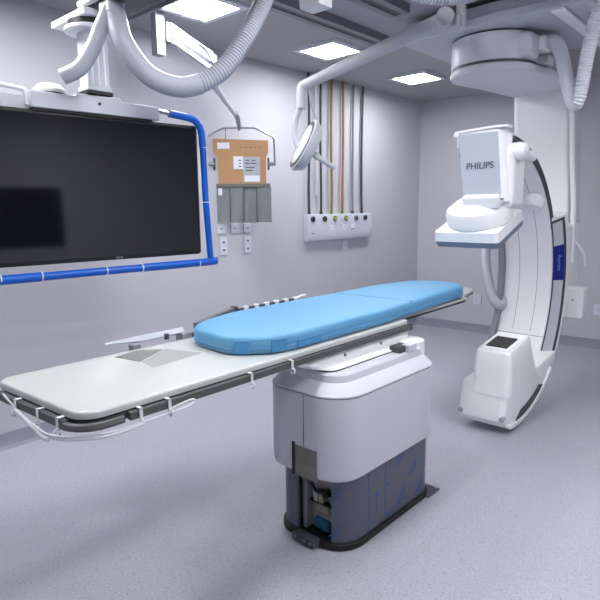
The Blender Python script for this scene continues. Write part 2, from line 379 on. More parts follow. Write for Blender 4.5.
so('curtain_rail', B(add_box, SX-.012, SX+.02, Y(215.5), Y(269.5), Z(187), Z(183.5)), mat('brown_grey_rail', (112, 106, 98), .5), None, .003)
bm = bmesh.new()
ys = [Y(216), Y(228.5), Y(242), Y(255.5), Y(269.5)]
for i in range(4):
    a, b = ys[i]-.006, ys[i+1]+.006; n = 10
    off = .010 if i % 2 else .0
    zt, zb = Z(186.5), Z(222+[0, .8, 1.0, .6][i])
    g = [[(SX+off+.010*math.sin(5*j/n+i*2+k*.7)*(k/6), a+(b-a)*j/n, zt+(zb-zt)*k/6) for j in range(n+1)] for k in range(7)]
    gv = [[bm.verts.new(p) for p in r] for r in g]; gb = [[bm.verts.new((p[0]-.006, p[1], p[2])) for p in r] for r in g]
    for k in range(6):
        for j in range(n):
            bm.faces.new((gv[k][j], gv[k][j+1], gv[k+1][j+1], gv[k+1][j])); bm.faces.new((gb[k][j], gb[k+1][j], gb[k+1][j+1], gb[k][j+1]))
    for k in range(6):
        for j in (0, n): bm.faces.new((gv[k][j], gv[k+1][j], gb[k+1][j], gb[k][j]))
    for j in range(n): bm.faces.new((gv[6][j], gv[6][j+1], gb[6][j+1], gb[6][j]))
cu = so('lead_curtain', bm, LEAD)
for px in (228.5, 242, 255.5): so('curtain_seam', B(add_box, SX+.006, SX+.0225, Y(px)-.0035, Y(px)+.0035, Z(222), Z(187)), mat('seam_dark', (84, 88, 92), .6), cu, smooth=0)
stick(217, 221, 188, 195, PAPER, .012, cu)

# ================================================================== WALL OUTLETS
def outlet(y, z, w, h, label, n=1, back=None):
    t = thing('wall_outlet', label, 'outlet', (0, 0, 0), 'white wall outlets')
    if back is None:
        t.location = (0, y, z)
        bxo('cover_plate', (0, .012, y-w/2, y+w/2, z-h/2, z+h/2), SOCK, t, .003)
        for k in range(n):
            zz = z+(k-(n-1)/2)*h*.45
            bxo('socket_insert', (.012, .016, y-w*.14, y+w*.14, zz-h*.05, zz+h*.05), INK if n > 1 or h < .1 else WHITE2, t, .002)
    else:
        x = back; yb = x*BA; t.location = (x, yb, z)
        o = bxo('cover_plate', (x-w/2, x+w/2, yb-.018, yb+.002, z-h/2, z+h/2), SOCK, t, .003)
        bxo('socket_insert', (x-w*.2, x+w*.2, yb-.021, yb-.018, z-h*.2, z+h*.2), WHITE2, t, .002)
    return t
outlet(-3.38, 1.40, .085, .085, 'small white outlet under the lead curtain, the leftmost of the upper three')
outlet(-3.225, 1.40, .085, .085, 'small white outlet under the lead curtain, the middle of the upper three')
outlet(-3.07, 1.40, .085, .085, 'small white outlet under the lead curtain, the rightmost of the upper three')
outlet(-3.36, 1.245, .085, .155, 'double white outlet low on the wall, nearer the blue tube', 2)
outlet(-3.07, 1.245, .085, .155, 'double white outlet low on the wall, farther from the blue tube', 2)
outlet(-1.59, 1.155, .09, .10, 'small white switch plate just below the medical gas panel')
outlet(0, .415, .10, .12, 'white outlet plate on the back wall beyond the table head', back=.855)
outlet(0, .435, .16, .12, 'white outlet plate on the back wall at the right edge', back=2.26)

# ================================================================== GAS PANEL + HOSES
gp = thing('medical_gas_panel', 'white wall box with six coloured gas outlets under vertical hoses', 'panel', (0, -1.69, 1.23))
bm = bmesh.new(); add_prism(bm, [(0, 1.51), (.06, 1.51), (.075, 1.30), (.055, 1.235), (0, 1.225)], -2.28, -1.16, 'y')
obj('panel_body', bm, SOCK, gp, .008)
def fx(z): return .06+(1.51-z)/(1.51-1.30)*.015
gy = [-2.225, -2.035, -1.86, -1.67, -1.485, -1.31]
for i, (y, rm) in enumerate(zip(gy, (HDARK, HDARK, mat('lime_ring', (126, 138, 40), .5), mat('lime_ring', (0, 0, 0)), HGREY, HDARK))):
    q = obj('gas_outlet', B(add_cyl, (fx(1.455), y+.01, 1.46), (fx(1.455)+.02, y+.01, 1.46), .029, 20), rm, gp, .003)
    obj('outlet_core', B(add_cyl, (fx(1.455)+.02, y+.01, 1.46), (fx(1.455)+.026, y+.01, 1.46), .014, 16), BLACK if i not in (2, 3) else GPAPER, q)
for y in (-1.90, -1.70, -1.54):
    q = bxo('power_socket', (fx(1.36)-.004, fx(1.36)+.002, y-.035, y+.035, 1.335, 1.39), WHITE, gp, .003)
    bm = bmesh.new()
    if y == -1.54: add_box(bm, fx(1.36)+.001, fx(1.36)+.005, y-.025, y+.025, 1.336, 1.345)
    else:
        for dy, dz in ((-.015, .01), (.015, .01), (0, -.012)): add_box(bm, fx(1.36)+.001, fx(1.36)+.004, y+dy-.004, y+dy+.004, 1.36+dz-.004, 1.36+dz+.004)
    obj('socket_holes', bm, INK, q, smooth=0)
bm = bmesh.new(); add_box(bm, fx(1.31)-.001, fx(1.31)+.002, -2.24, -2.19, 1.312, 1.319); add_box(bm, fx(1.31)-.001, fx(1.31)+.002, -1.20, -1.185, 1.312, 1.322); obj('small_mark', bm, INK, gp, smooth=0)
hl = [('dark grey', HDARK, 'the leftmost, behind the exam lamp'), ('dark grey', HDARK, 'second from the left'), ('olive yellow', HYEL, 'left of the amber one'),
      ('amber', HAMB, 'right of the olive one'), ('mid grey', HGREY, 'between the amber and the rightmost dark one'), ('dark blue grey', HDARK, 'the rightmost, nearest the corner')]
for i, (y, (cn, m_, wh)) in enumerate(zip(gy, hl)):
    p = spline([(.03, y, 1.511), (.03+.006*math.sin(i), y-.004, 1.8), (.028, y+.012*math.cos(i*2), 2.3), (.028, y+.006, H)], 6)
    hs = thing('gas_hose', '%s vertical hose above the gas panel, %s' % (cn, wh), 'hose', (.03, y, 1.511), 'gas hoses above the wall panel')
    low = p[:4]; 
    obj('hose', B(add_tube, p, .013 if i not in (1, 4) else .012, 10), m_, hs)
    obj('ferrule', B(add_cyl, (.03, y, 1.509), (.03, y-.001, 1.54), .017, 12), {2: mat('lime_ring', (0,0,0)), 3: mat('lime_ring', (0,0,0))}.get(i, HDARK), hs)
obj('pipe', B(add_cyl, (.02, -2.10, 1.7), (.02, -2.10, H), .012, 10), WHITE2, gp)

# ================================================================== C-ARM
ca = thing('c_arm_scanner', 'white x-ray C-arm scanner hung from a ceiling drum and column', 'scanner', (2.2, -2.2, .04))
YC, ZC = -2.94, .985
YB, ZB = -2.80, 1.035      # curve under the tube housing
def ring_pt(x, r, a): return (x, YC+r*math.cos(R(a)), ZC+r*math.sin(R(a)))
def add_arc(bm, r0, r1, x0, x1, a0, a1, n=60, fr0=None):
    rings = []
    for i in range(n+1):
        a = a0+(a1-a0)*i/n; ra = r0 if fr0 is None else fr0(i/n, r0)
        rings.append([ring_pt(x0, ra, a), ring_pt(x1, ra, a), ring_pt(x1, r1, a), ring_pt(x0, r1, a)])
    add_loft(bm, rings)
arc = obj('c_arc', B(add_arc, .985, 1.065, 1.995, 2.38, -52, 88, 90), WHITE, ca, .012, 3)
obj('guide_groove', B(add_arc, .988, 1.045, 2.379, 2.384, 24, 87, 50), DARK, arc)
obj('side_flange', B(add_arc, .950, 1.065, 1.95, 1.998, -50, 80, 70), mat('flange_grey', (132, 136, 146), .4), arc, .008)
bm = bmesh.new()
for xx in (2.12, 2.265): add_arc(bm, .9845, .986, xx-.0015, xx+.0015, -25, 60, 40)
add_box(bm, 1.998, 2.378, YC+.985*math.cos(R(-27))-.002, YC+.985*math.cos(R(-27))+.001, ZC+.985*math.sin(R(-27))-.0015, ZC+.985*math.sin(R(-27))+.0015)
obj('cover_seam', bm, mat('seam_grey', (120, 124, 136), .6), arc)
def add_prof(bm, prof, a0, a1, n=60):
    add_loft(bm, [[ring_pt(x, r, a0+(a1-a0)*i/n) for x, r in prof] for i in range(n+1)])
sl = obj('arc_sleeve', B(add_prof, [(1.97, 1.02), (2.385, .995), (2.435, 1.055), (2.46, 1.09), (2.455, 1.13), (1.97, 1.13)], -46, 29), WHITE, ca, .012, 3)
obj('sleeve_outline', B(add_prof, [(2.381, .988), (2.385, .984), (2.450, 1.064), (2.456, 1.078), (2.447, 1.078), (2.42, 1.04)], -45.5, 28), DARK, sl, .002)
obj('chrome_strip', B(add_prof, [(2.388, .993), (2.392, .987), (2.443, 1.053), (2.439, 1.059)], -44, 27), mat('satin_strip', (205, 208, 216), .3, metal=.15), sl)
nv = obj('name_panel', B(add_prof, [(2.386, .991), (2.390, .984), (2.447, 1.055), (2.442, 1.060)], 0, 16, 30), NAVY, sl)
obj('panel_lettering', text_bm('Azurion', .040, Vector(ring_pt(2.4205, 1.0175, 8)), Vector((0, .10, -1)), Vector((.68, .73, .07)), .0005), PALEBLUE, nv)
bm = bmesh.new(); add_loft(bm, [[(x, y, z) for x, y, z in ((1.98, -1.78, .75), (2.38, -1.78, .75), (2.38, -1.78, 1.40), (1.98, -1.78, 1.40))],
                              [(1.92, -1.30, .85), (2.40, -1.30, .85), (2.40, -1.30, 1.45), (1.92, -1.30, 1.45)]])
obj('arc_mount', bm, WHITE, ca, .04, 4)
# column and overhead arm
bm = bmesh.new()
def colring(z, x0, x1, y0=-1.50, y1=-1.18, r=.05): return [(x, y, z) for x, y in rrect(x0, x1, y0, y1, r, 5)]
add_loft(bm, [colring(.92, 1.98, 2.32, r=.08), colring(1.0, 1.90, 2.36), colring(1.5, 1.86, 2.34), colring(1.95, 1.83, 2.32), colring(2.535, 1.80, 2.28)])
obj('column', bm, WHITE, ca, .01)
obj('column_trim', B(add_tube, [(2.30, -1.52, 2.51), (2.325, -1.52, 2.2), (2.345, -1.52, 1.9), (2.375, -1.52, 1.6), (2.39, -1.52, 1.1)], .022, 10), WHITE, ca)
DX, DY, DR = 2.10, -2.59, .295
# overhead arm: hull of disc and column
bmA = bmesh.new()
pl = arc_pts(DX, DY, DR, 180, 360, 28) + [(2.42, -2.30), (2.36, -1.62), (2.30, -1.14), (1.79, -1.14), (1.80, -1.7), (1.83, -2.2)]
add_loft(bmA, [[(x, y, dz+.075*max(0, (y+2.5)/1.3)) for x, y in pl] for dz in (2.462, 2.515)]); obj('overhead_arm', bmA, DRUMW, ca, .018, 3)
bxo('arm_fairing', (1.88, 2.26, -2.1, -1.16, 2.56, 2.66), WHITE2, ca, .03)
bm = bmesh.new(); add_cyl(bm, (DX, DY, 2.53), (DX, DY, 2.71), DR-.005, 64); dr = obj('drum', bm, DRUMW, ca, .01)
obj('drum_gap', B(add_cyl, (DX, DY, 2.512), (DX, DY, 2.532), DR-.010, 64), DARK, ca)
obj('drum_gap', B(add_cyl, (DX, DY, 2.70), (DX, DY, 2.718), DR-.03, 64), DARK, ca)
bxo('drum_panel', (2.27, 2.42, -2.76, -2.60, 2.535, 2.695), DRUMW, dr, .03)
bm = bmesh.new()
add_prism(bm, [(1.56, -2.98), (2.80, -2.98), (2.80, -1.96), (1.56, -1.96)], 2.72, 2.78); obj('carriage_plate', bm, CEILW, ca, .012)
bxo('carriage_body', (1.60, 2.78, -2.93, -2.0, 2.78, 2.86), CEILW, ca, .01)
bxo('carriage_ridge', (2.60, 2.68, -2.97, -1.97, 2.70, 2.722), WHITE, ca, .01)
bxo('carriage_rail', (2.3, 2.62, -2.96, -1.97, 2.86, 2.9), RAILG, ca)
bxo('hose_socket', (2.36, 2.46, -2.63, -2.51, 2.59, 2.68), WHITE, ca, .012)
bxo('socket_plate', (2.34, 2.43, -2.48, -2.36, 2.53, 2.59), WHITE2, ca, .01)
# head: tilted about the arc centre
TH = R(20); ux = Vector((0, -math.sin(TH), math.cos(TH))); fw = Vector((0, -math.cos(TH), -math.sin(TH))); CC = Vector((0, -2.68, 1.02))
def hp(x, t, r): return Vector((x, 0, 0)) + CC + ux*r + fw*t
def add_hbox(bm, x0, x1, t0, t1, r0, r1, tx=0, tt=0):
    lo = [hp(x0+tx, t0, r0), hp(x1-tx, t0, r0), hp(x1-tx, t1-tt, r0), hp(x0+tx, t1-tt, r0)]
    hi = [hp(x0, t0, r1), hp(x1, t0, r1), hp(x1, t1, r1), hp(x0, t1, r1)]
    add_loft(bm, [lo, hi])
bm = bmesh.new(); rings = []
yf = -2.98
for z, xa, xb, yb in ((1.60, 2.115, 2.40, -2.88), (1.66, 2.095, 2.395, -2.88), (2.068, 2.038, 2.352, -2.88)):
    rings.append([(xa, yb, z), (xb, yb, z)] + [(xb-.05+.05*math.cos(R(t)), yf+.06+.06*math.sin(R(t)), z) for t in (0, -25, -50, -75, -90)] + [(xa+.01, yf, z), (xa, yf+.01, z)])
add_loft(bm, rings); hd = obj('detector_head', bm, WHITE, ca, .004)
bm = bmesh.new()
add_loft(bm, [[(2.105, yf-.001, 1.63), (2.362, yf-.001, 1.63), (2.362, yf-.004, 1.63), (2.105, yf-.004, 1.63)],
              [(2.047, yf-.001, 2.05), (2.322, yf-.001, 2.05), (2.322, yf-.004, 2.05), (2.047, yf-.004, 2.05)]])
fp = obj('front_cover', bm, mat('cover_blue_grey', (186, 192, 203), .4), hd)
bxo('cover_notch', (2.10, 2.38, yf-.008, yf+.0, 1.617, 1.624), DARK, hd, smooth=0)
obj('front_lettering', text_bm('PHILIPS', .060, (2.21, yf-.007, 1.838), (1, 0, .02), (0, 0, 1), .0006), INK, hd)
bxo('side_shoulder', (2.33, 2.412, -2.935, -2.71, 1.56, 1.94), WHITE, hd, .04, seg=4)
bm = bmesh.new(); top = []
for i in range(11):
    u = i/10; x = 2.022+(2.385-2.022)*u; z = 2.062+.018*math.sin(math.pi*min(1, u*1.15)*.5)
    top.append([(x, yf-.010, z-.010), (x, yf-.010, z+.010), (x, -2.90, z+.010), (x, -2.90, z-.010)])
add_loft(bm, top); obj('head_cap', bm, WHITE, hd, .006)
obj('cap_nub', B(add_box, 2.018, 2.05, yf-.014, yf+.03, 2.035, 2.062), WHITE, hd, .006)
obj('pivot_knob', B(add_tube, [(2.36, -2.86, 1.925), (2.43, -2.87, 1.925), (2.465, -2.87, 1.925), (2.48, -2.87, 1.925)], [.058, .060, .048, .026], 28), WHITE, hd)
obj('handle_stub', B(add_cyl, (2.42, -2.84, 1.92), (2.44, -2.68, 1.90), .035, 20), WHITE, hd, .008)
obj('inner_knob', B(add_tube, [ring_pt(2.29, .99, 40), ring_pt(2.29, .94, 39.5), ring_pt(2.29, .92, 39)], [.075, .075, .05], 28), WHITE, arc)
# neck, disc and flat plate, tilted
bm = bmesh.new(); add_hbox(bm, 2.105, 2.36, -.10, .12, .61, .70); obj('neck', bm, WHITE, hd, .02)
cxh = 2.165
def disc(r, rad, ct=.01): return [hp(cxh+rad*math.cos(a), ct+rad*math.sin(a)*.9, r) for a in [2*math.pi*k/48 for k in range(48)]]
obj('detector_disc', B(add_loft, [disc(.48, .205), disc(.495, .222), disc(.565, .222), disc(.592, .212), disc(.61, .185), disc(.64, .14)]), WHITE, hd)
def plate_ring(r, g=0): return [hp(x, t, r) for x, t in rrect(1.905+g, 2.375-g, -.25+g, .21-g, .03, 4)]
obj('detector_plate', B(add_loft, [plate_ring(.41), plate_ring(.475, .006), plate_ring(.487, .022)]), WHITE, hd)
obj('plate_underside', B(add_loft, [plate_ring(.362, .02), plate_ring(.368, .008), plate_ring(.41, .002)]), PLATE, hd)
# x-ray tube housing at the foot of the arc
bm = bmesh.new()
def body_ring(x, g):
    bot = [(YB+(.985-g*.3)*math.cos(R(a)), ZB+(.985-g*.3)*math.sin(R(a))) for a in range(-98, -35, 6)]
    pr = [(-2.955+g, .07+g*.4), (-2.985+g, .11), (-2.975+g, .20), (-2.95+g, .32-g), (-2.93+g, .36-g)]
    up = [(-2.45, .40-g), (-2.3, .40-g*.5), (-2.15, .44-g*.5)]
    return [(x, y, z) for y, z in bot + list(reversed(up)) + list(reversed(pr))]
add_loft(bm, [body_ring(2.115, .035), body_ring(2.13, .01), body_ring(2.16, 0), body_ring(2.42, 0), body_ring(2.455, .025), body_ring(2.468, .07)])
tb = obj('tube_housing', bm, WHITE, ca, .012)
bm = bmesh.new(); rings = []
for z, x0, x1, y0, y1, rr in ((.28, 2.185, 2.475, -2.965, -2.36, .05), (.36, 2.195, 2.475, -2.955, -2.42, .05), (.50, 2.20, 2.468, -2.945, -2.50, .04), (.575, 2.213, 2.46, -2.94, -2.56, .03), (.59, 2.225, 2.45, -2.93, -2.57, .025)):
    rings.append([(x, y, z+(max(0, (y+2.94)*.16) if z > .55 else 0)) for x, y in rrect(x0, x1, y0, y1, rr, 5)])
add_loft(bm, rings); tt_ = obj('tube_cover', bm, WHITE, ca, 0, smooth=50)
def tilt(pts, z0, z1): return lambda bm: add_loft(bm, [[(x, y, z+(y+2.94)*.16) for x, y in pts] for z in (z0, z1)])
obj('display_surround', B(tilt(rrect(2.235, 2.44, -2.92, -2.60, .02), .586, .597)), WHITE, tt_, .003)
obj('display', B(tilt(rrect(2.258, 2.412, -2.88, -2.68, .008), .596, .5995)), BLACK, tt_)
bm = bmesh.new()
pp = arc_pts(YB, ZB, .955, -90, -58, 16) + list(reversed(arc_pts(YB, ZB, .90, -84, -62, 16)))
add_prism(bm, pp, 2.464, 2.474, 'x'); obj('side_inset', bm, DARK, tb)
obj('lower_rim', B(lambda bm: add_loft(bm, [[(x, YB+r*math.cos(R(a)), ZB+r*math.sin(R(a))) for x, r in ((2.38, .960), (2.482, .960), (2.482, .990), (2.38, .990))] for a in range(-97, -45, 2)])), WHITE, tb, .004)
for x in (2.14, 2.44): obj('bumper_dot', B(add_cyl, (x, -2.985, .13), (x, -2.95, .135), .018, 16), GPAPER, tb)
# side box and cable behind the arc
bxo('side_box', (2.32, 2.53, -1.62, -1.46, .62, .90), WHITE, ca, .03, seg=4)
obj('side_box_dot', B(add_cyl, (2.45, -1.625, .79), (2.45, -1.618, .79), .007, 10), INK, ca)
obj('cable_loop', B(add_tube, spline([(1.85, -1.45, 1.45), (1.74, -1.75, 1.22), (1.86, -1.95, .90), (1.97, -2.03, .76), (2.0, -1.95, .78), (1.93, -1.85, 1.0), (1.92, -1.6, 1.2)], 8), .042, 16), HOSE, ca)
obj('thin_cable', B(add_tube, spline([(2.36, -1.50, 1.30), (2.42, -1.49, 1.25), (2.47, -1.48, 1.17), (2.49, -1.48, 1.06)], 6), .008, 8), WHITE, ca)

# ================================================================== HOSES
def corr(p, r, a=.003, step=.0085):
    p = resample(p, step); return p, [r+(a if i % 2 else -a) for i in range(len(p))]
LHOSE = mat('light_hose', (218, 221, 228), .4)
def hose(label, pts, r, ribbed=None, group='overhead grey cable hoses', hm=HOSE):
    p = spline(pts, 14); t = thing('cable_hose', label, 'hose', tuple(p[-1]), group)
    if ribbed is None:
        obj('smooth_sleeve', B(add_tube, p, r, 24), hm, t)
    else:
        k = int(len(p)*ribbed)
        if k: obj('smooth_sleeve', B(add_tube, p[:k+1], r+.004, 24), hm, t)
        q, rr = corr(p[k:], r); obj('ribbed_section', B(add_tube, q, rr, 24), hm, t)
    return t
hose('smooth grey hose curving down onto the monitor mounting bar', [(1.20, -5.03, 2.56), (1.185, -5.045, 2.51), (1.168, -5.068, 2.455), (1.149, -5.107, 2.358), (1.114, -5.159, 2.271), (1.055, -5.222, 2.228)], .038)
hose('long grey hose drooping in a loop, ribbed on its right half', [(1.21, -5.01, 2.56), (1.225, -5.005, 2.50), (1.267, -4.994, 2.381), (1.329, -4.9, 2.24), (1.422, -4.756, 2.194), (1.506, -4.591, 2.281), (1.544, -4.444, 2.47), (1.555, -4.324, 2.66), (1.601, -4.227, 2.899)], .047, .55)
hose('grey hose hanging in a tight U beside the white drum, ribbed on its right leg', [(2.443, -2.527, 2.631), (2.479, -2.544, 2.652), (2.534, -2.564, 2.581), (2.594, -2.602, 2.41), (2.625, -2.6, 2.294), (2.659, -2.613, 2.22), (2.692, -2.631, 2.25), (2.712, -2.644, 2.355), (2.743, -2.691, 2.507), (2.786, -2.742, 2.659), (2.821, -2.79, 2.795), (2.831, -2.81, 2.9)], .040, .50, hm=LHOSE)
hose('ribbed grey hose sagging from the ceiling above the lamp arm hub', [(1.90, -3.90, 2.90), (1.99, -3.86, 2.80), (2.094, -3.807, 2.76), (2.22, -3.705, 2.715), (2.34, -3.596, 2.712), (2.44, -3.50, 2.75), (2.55, -3.38, 2.82), (2.62, -3.29, 2.90)], .055, 0)

# ================================================================== EXAM LAMP
lp = thing('ceiling_exam_lamp', 'round exam lamp on a long white swing arm below the ceiling', 'lamp', (2.15, -3.2, 2.6))
hub = V(2.074, -3.288, 2.703)
obj('ceiling_stem', B(add_cyl, (2.148, -3.20, 2.66), (2.148, -3.20, H), .03, 24), ARMG, lp)
obj('arm_hub', B(add_cyl, hub+V(.05, -.06, .0), hub+V(-.04, .05, .0), .055, 32), ARMG, lp, .008)
bxo('hub_link', (2.06, 2.17, -3.27, -3.17, 2.655, 2.73), ARMG, lp, .015)
e = V(1.141, -3.517, 2.43)
obj('swing_arm', B(add_tube, [hub, hub.lerp(e, .5), e], [.048, .042, .036], 20), ARMG, lp)
obj('arm_elbow', B(add_tube, spline([(1.15, -3.51, 2.432), (1.12, -3.52, 2.42), (1.118, -3.53, 2.38), (1.118, -3.535, 2.27)], 6), .036, 18), ARMG, lp)
obj('drop_tube', B(add_tube, spline([(1.118, -3.535, 2.29), (1.09, -3.55, 2.22), (1.075, -3.555, 2.14), (1.09, -3.56, 2.04), (1.13, -3.55, 1.98)], 6), .022, 14), ARMG, lp)
obj('second_tube', B(add_tube, [(1.16, -3.50, 2.40), (1.165, -3.47, 2.28), (1.20, -3.44, 2.15)], .009, 10), ARMG, lp)
# lamp head: a shallow disc facing left and down towards the table
hc = V(1.185, -3.572, 2.005)
longax = V(.34, .31, .89).normalized()
nrm = V(-.50, -.74, .42); nrm = (nrm - longax*nrm.dot(longax)).normalized()
def add_disc(bm, offs):
    a = longax; b = nrm.cross(a).normalized(); rings = []
    for h_, r in offs: rings.append([hc + nrm*h_ + (a*math.cos(t)+b*math.sin(t))*r for t in [2*math.pi*k/48 for k in range(48)]])
    add_loft(bm, rings)
hd2 = obj('lamp_head', B(add_disc, [(-.065, .10), (-.055, .16), (.0, .19), (.018, .19), (.022, .182)]), ARMG, lp)
obj('dark_ring', B(add_disc, [(.018, .176), (.0255, .174)]), DARK, hd2)
obj('lens', B(add_disc, [(.02, .145), (.028, .145), (.03, .11)]), LAMPLENS, hd2)
obj('handle_grip', B(add_tube, [(1.20, -3.56, 1.985), (1.275, -3.537, 1.925), (1.28, -3.535, 1.92), (1.375, -3.495, 1.857), (1.389, -3.489, 1.847)], [.024, .024, .019, .019, .016], 16), ARMG, lp)

# ================================================================== PATIENT TABLE
tb_ = thing('patient_table', 'long white patient table on a boxy pedestal with film wrapped steel base', 'table', (2.25, -4.3, 0))
px0, px1, py0, py1 = 2.025, 2.452, -4.75, -3.95
base_pts = rrect(px0, px1, py0, py1, [.10, .10, .12, .14], 7)
# base shell with an opening in the end face
bm = bmesh.new()
op0, op1 = 2.18, 2.335      # opening in the -y face, between these x
outer = base_pts
# walk the outline starting just right of the opening and ending just left of it
def cutline(pts, y, xa, xb):
    out = []; n = len(pts)
    st = None
    for i in range(n):
        a = pts[i]; b = pts[(i+1) % n]
        if abs(a[1]-y) < 1e-4 and abs(b[1]-y) < 1e-4: st = i
    order = [pts[(st+1+k) % n] for k in range(n)]
    return order
order = cutline(outer, py0, op0, op1)       # starts at right end of the flat -y edge, ends at its left end
lay = order[2:]
lay[-1] = (2.175, py0+.002)               # the left corner stops short of the opening
lay = lay[:]
def shell(bm, line, z0, z1, th):
    n = len(line); inn = []
    c = Vector((sum(p[0] for p in line)/n, sum(p[1] for p in line)/n))
    for p in line:
        d = (c-Vector(p)).normalized()*th; inn.append((p[0]+d.x, p[1]+d.y))
    rings = [[(o_[0], o_[1], z0), (o_[0], o_[1], z1), (i_[0], i_[1], z1), (i_[0], i_[1], z0)] for o_, i_ in zip(line, inn)]
    add_loft(bm, rings)
shell(bm, lay, .035, .42, .012)
bs = obj('steel_base', bm, FILM, tb_)
# printed film: slanted marks, arrow, seam lines
def pmark(par, p, q, off, out, wv):
    bm = bmesh.new(); p = Vector(p); q = Vector(q)
    c = [p-wv, p+wv, q+wv, q-wv]
    add_loft(bm, [[tuple(v+out*.0004) for v in c], [tuple(v+out*.0014) for v in c]]); obj('film_print', bm, FILMINK, par, smooth=0)
ox, oy = Vector((1, 0, 0)), Vector((0, -1, 0))
for y, z, y2, z2 in ((-4.20, .19, -4.13, .27), (-4.32, .06, -4.24, .16), (-4.13, .06, -4.06, .13), (-4.33, .29, -4.28, .35)):
    pmark(bs, (px1, y, z), (px1, y2, z2), 0, ox, Vector((0, .003, -.002)))
    pmark(bs, (px1, y+.03, z), (px1, y+.03+(y2-y)*.7, z+(z2-z)*.7), 0, ox, Vector((0, .003, -.002)))
for z in (.075, .25):
    for a0, a1, dz in ((-80, -48, 0), (-74, -50, -.02)):
        line = [(px1-.10+.101*math.cos(R(a)), py0+.10+.101*math.sin(R(a)), z+dz+.06*(a-a0)/(a1-a0)) for a in range(a0, a1+1, 4)]
        obj('film_print', B(add_tube, line, .0022, 6), FILMINK, bs)
for y, z in ((-4.39, .225), (-4.38, .06)): obj('film_dot', B(add_cyl, (px1, y, z), (px1+.002, y, z), .011, 14), FILMINK, bs)
for y in (-4.555, -4.415): bxo('film_seam', (px1-.03, px1+.0014, y-.0014, y+.0014, .04, .38), FILMINK, bs, smooth=0)
p = [(-4.488, .115), (-4.482, .115), (-4.482, .195), (-4.470, .195), (-4.485, .23), (-4.500, .195), (-4.488, .195)]
obj('film_arrow', B(add_prism, p, px1+.0002, px1+.0018, 'x'), FILMINK, bs, smooth=0)
# skirting and floor plate
bm = bmesh.new(); add_prism(bm, rrect(px0-.012, px1+.012, py0-.012, py1+.012, [.11, .11, .13, .15], 7), 0.004, .035); obj('rubber_skirt', bm, BLACK, tb_, .004)
fpz = bxo('floor_plate', (2.25, 2.475, -4.02, -3.895, 0, .008), mat('plate_grey', (100, 102, 110), .5, metal=.4), tb_, .002)
bm = bmesh.new(); add_cyl(bm, (2.46, -3.912, .008), (2.46, -3.912, .012), .008, 12); obj('plate_bolt', bm, STEEL, fpz)
# inside of the opening
inn = bxo('inner_frame', (2.10, 2.38, -4.675, -4.3, .036, .44), mat('inner_grey', (170, 165, 162), .5, metal=.3), tb_, .004)
bxo('inner_post', (2.18, 2.205, -4.72, -4.6, .036, .44), mat('inner_post_grey', (160, 162, 168), .4, metal=.5), inn, .003)
bxo('inner_block', (2.225, 2.325, -4.70, -4.60, .04, .095), TEAL, inn, .015)
bxo('inner_bracket', (2.235, 2.32, -4.69, -4.60, .125, .17), mat('inner_beige', (150, 146, 138), .5, metal=.3), inn, .008)
bxo('inner_shelf', (2.21, 2.335, -4.70, -4.60, .175, .187), BLACK, inn, .002)
bxo('circuit_tag', (2.235, 2.262, -4.705, -4.67, .19, .24), GPAPER, inn, .002)
bxo('circuit_tag', (2.268, 2.295, -4.705, -4.67, .19, .23), mat('tag_yellow', (150, 148, 110), .5), inn, .002)
obj('inner_cable', B(add_tube, spline([(2.215, -4.70, .27), (2.26, -4.71, .245), (2.30, -4.71, .255), (2.33, -4.70, .235)], 6), .008, 8), BLACK, inn)
obj('inner_knob', B(add_cyl, (2.31, -4.70, .24), (2.31, -4.66, .24), .02, 14), BLACK, inn)
bxo('cover_tag', (2.225, 2.26, -4.712, -4.70, .305, .315), PAPER, inn, .001)
bxo('foot_bracket', (2.18, 2.32, -4.80, -4.752, .012, .045), mat('bracket_grey', (84, 90, 100), .4, metal=.4), tb_, .004)
for x in (2.20, 2.26, 2.30): obj('bracket_bolt', B(add_cyl, (x, -4.805, .03), (x, -4.798, .03), .006, 10), STEEL, tb_)
# white housing
hx = (1.985, 2.475, -4.795, -3.93)
def hr(z, g, rr): return [(x, y, z) for x, y in rrect(hx[0]+g, hx[1]-g, hx[2]+g, hx[3]-g, [max(.01, q-g) for q in rr], 8)]
rr = [.13, .13, .13, .16]
bm = bmesh.new(); add_loft(bm, [hr(.350, .02, rr), hr(.362, .005, rr), hr(.382, 0, rr), hr(.745, 0, rr)]); hs_ = obj('pedestal_housing', bm, WHITE2, tb_, 0)
bm = bmesh.new(); add_loft(bm, [hr(.745, .004, rr), hr(.75, .004, rr)]); obj('housing_seam', bm, DARK, tb_, 0)
bm = bmesh.new(); add_loft(bm, [hr(.75, 0, rr), hr(.757, 0, rr), hr(.80, .045, rr), hr(.805, .055, rr)]); obj('housing_lid', bm, WHITE2, tb_, 0)
bm = bmesh.new(); add_loft(bm, [hr(.805, .055, rr), hr(.835, .062, rr), hr(.842, .07, rr)]); obj('lid_step', bm, WHITE2, tb_, 0)
# recess at the housing's lower left
bxo('housing_slot', (2.183, 2.203, hx[2]-.0015, hx[2]+.012, .345, .505), BLACK, hs_)
bxo('housing_recess', (2.203, 2.335, hx[2]-.001, hx[2]+.012, .345, .495), mat('recess_grey', (120, 116, 118), .5), hs_, .002)
bxo('recess_sleeve', (2.21, 2.328, hx[2]-.004, hx[2]+.0, .36, .415), REFLECT_SLEEVE, hs_, .002)
bxo('housing_joint', (2.2560, 2.2590, hx[2]-.001, hx[2]+.01, .50, .745), DARK, hs_)
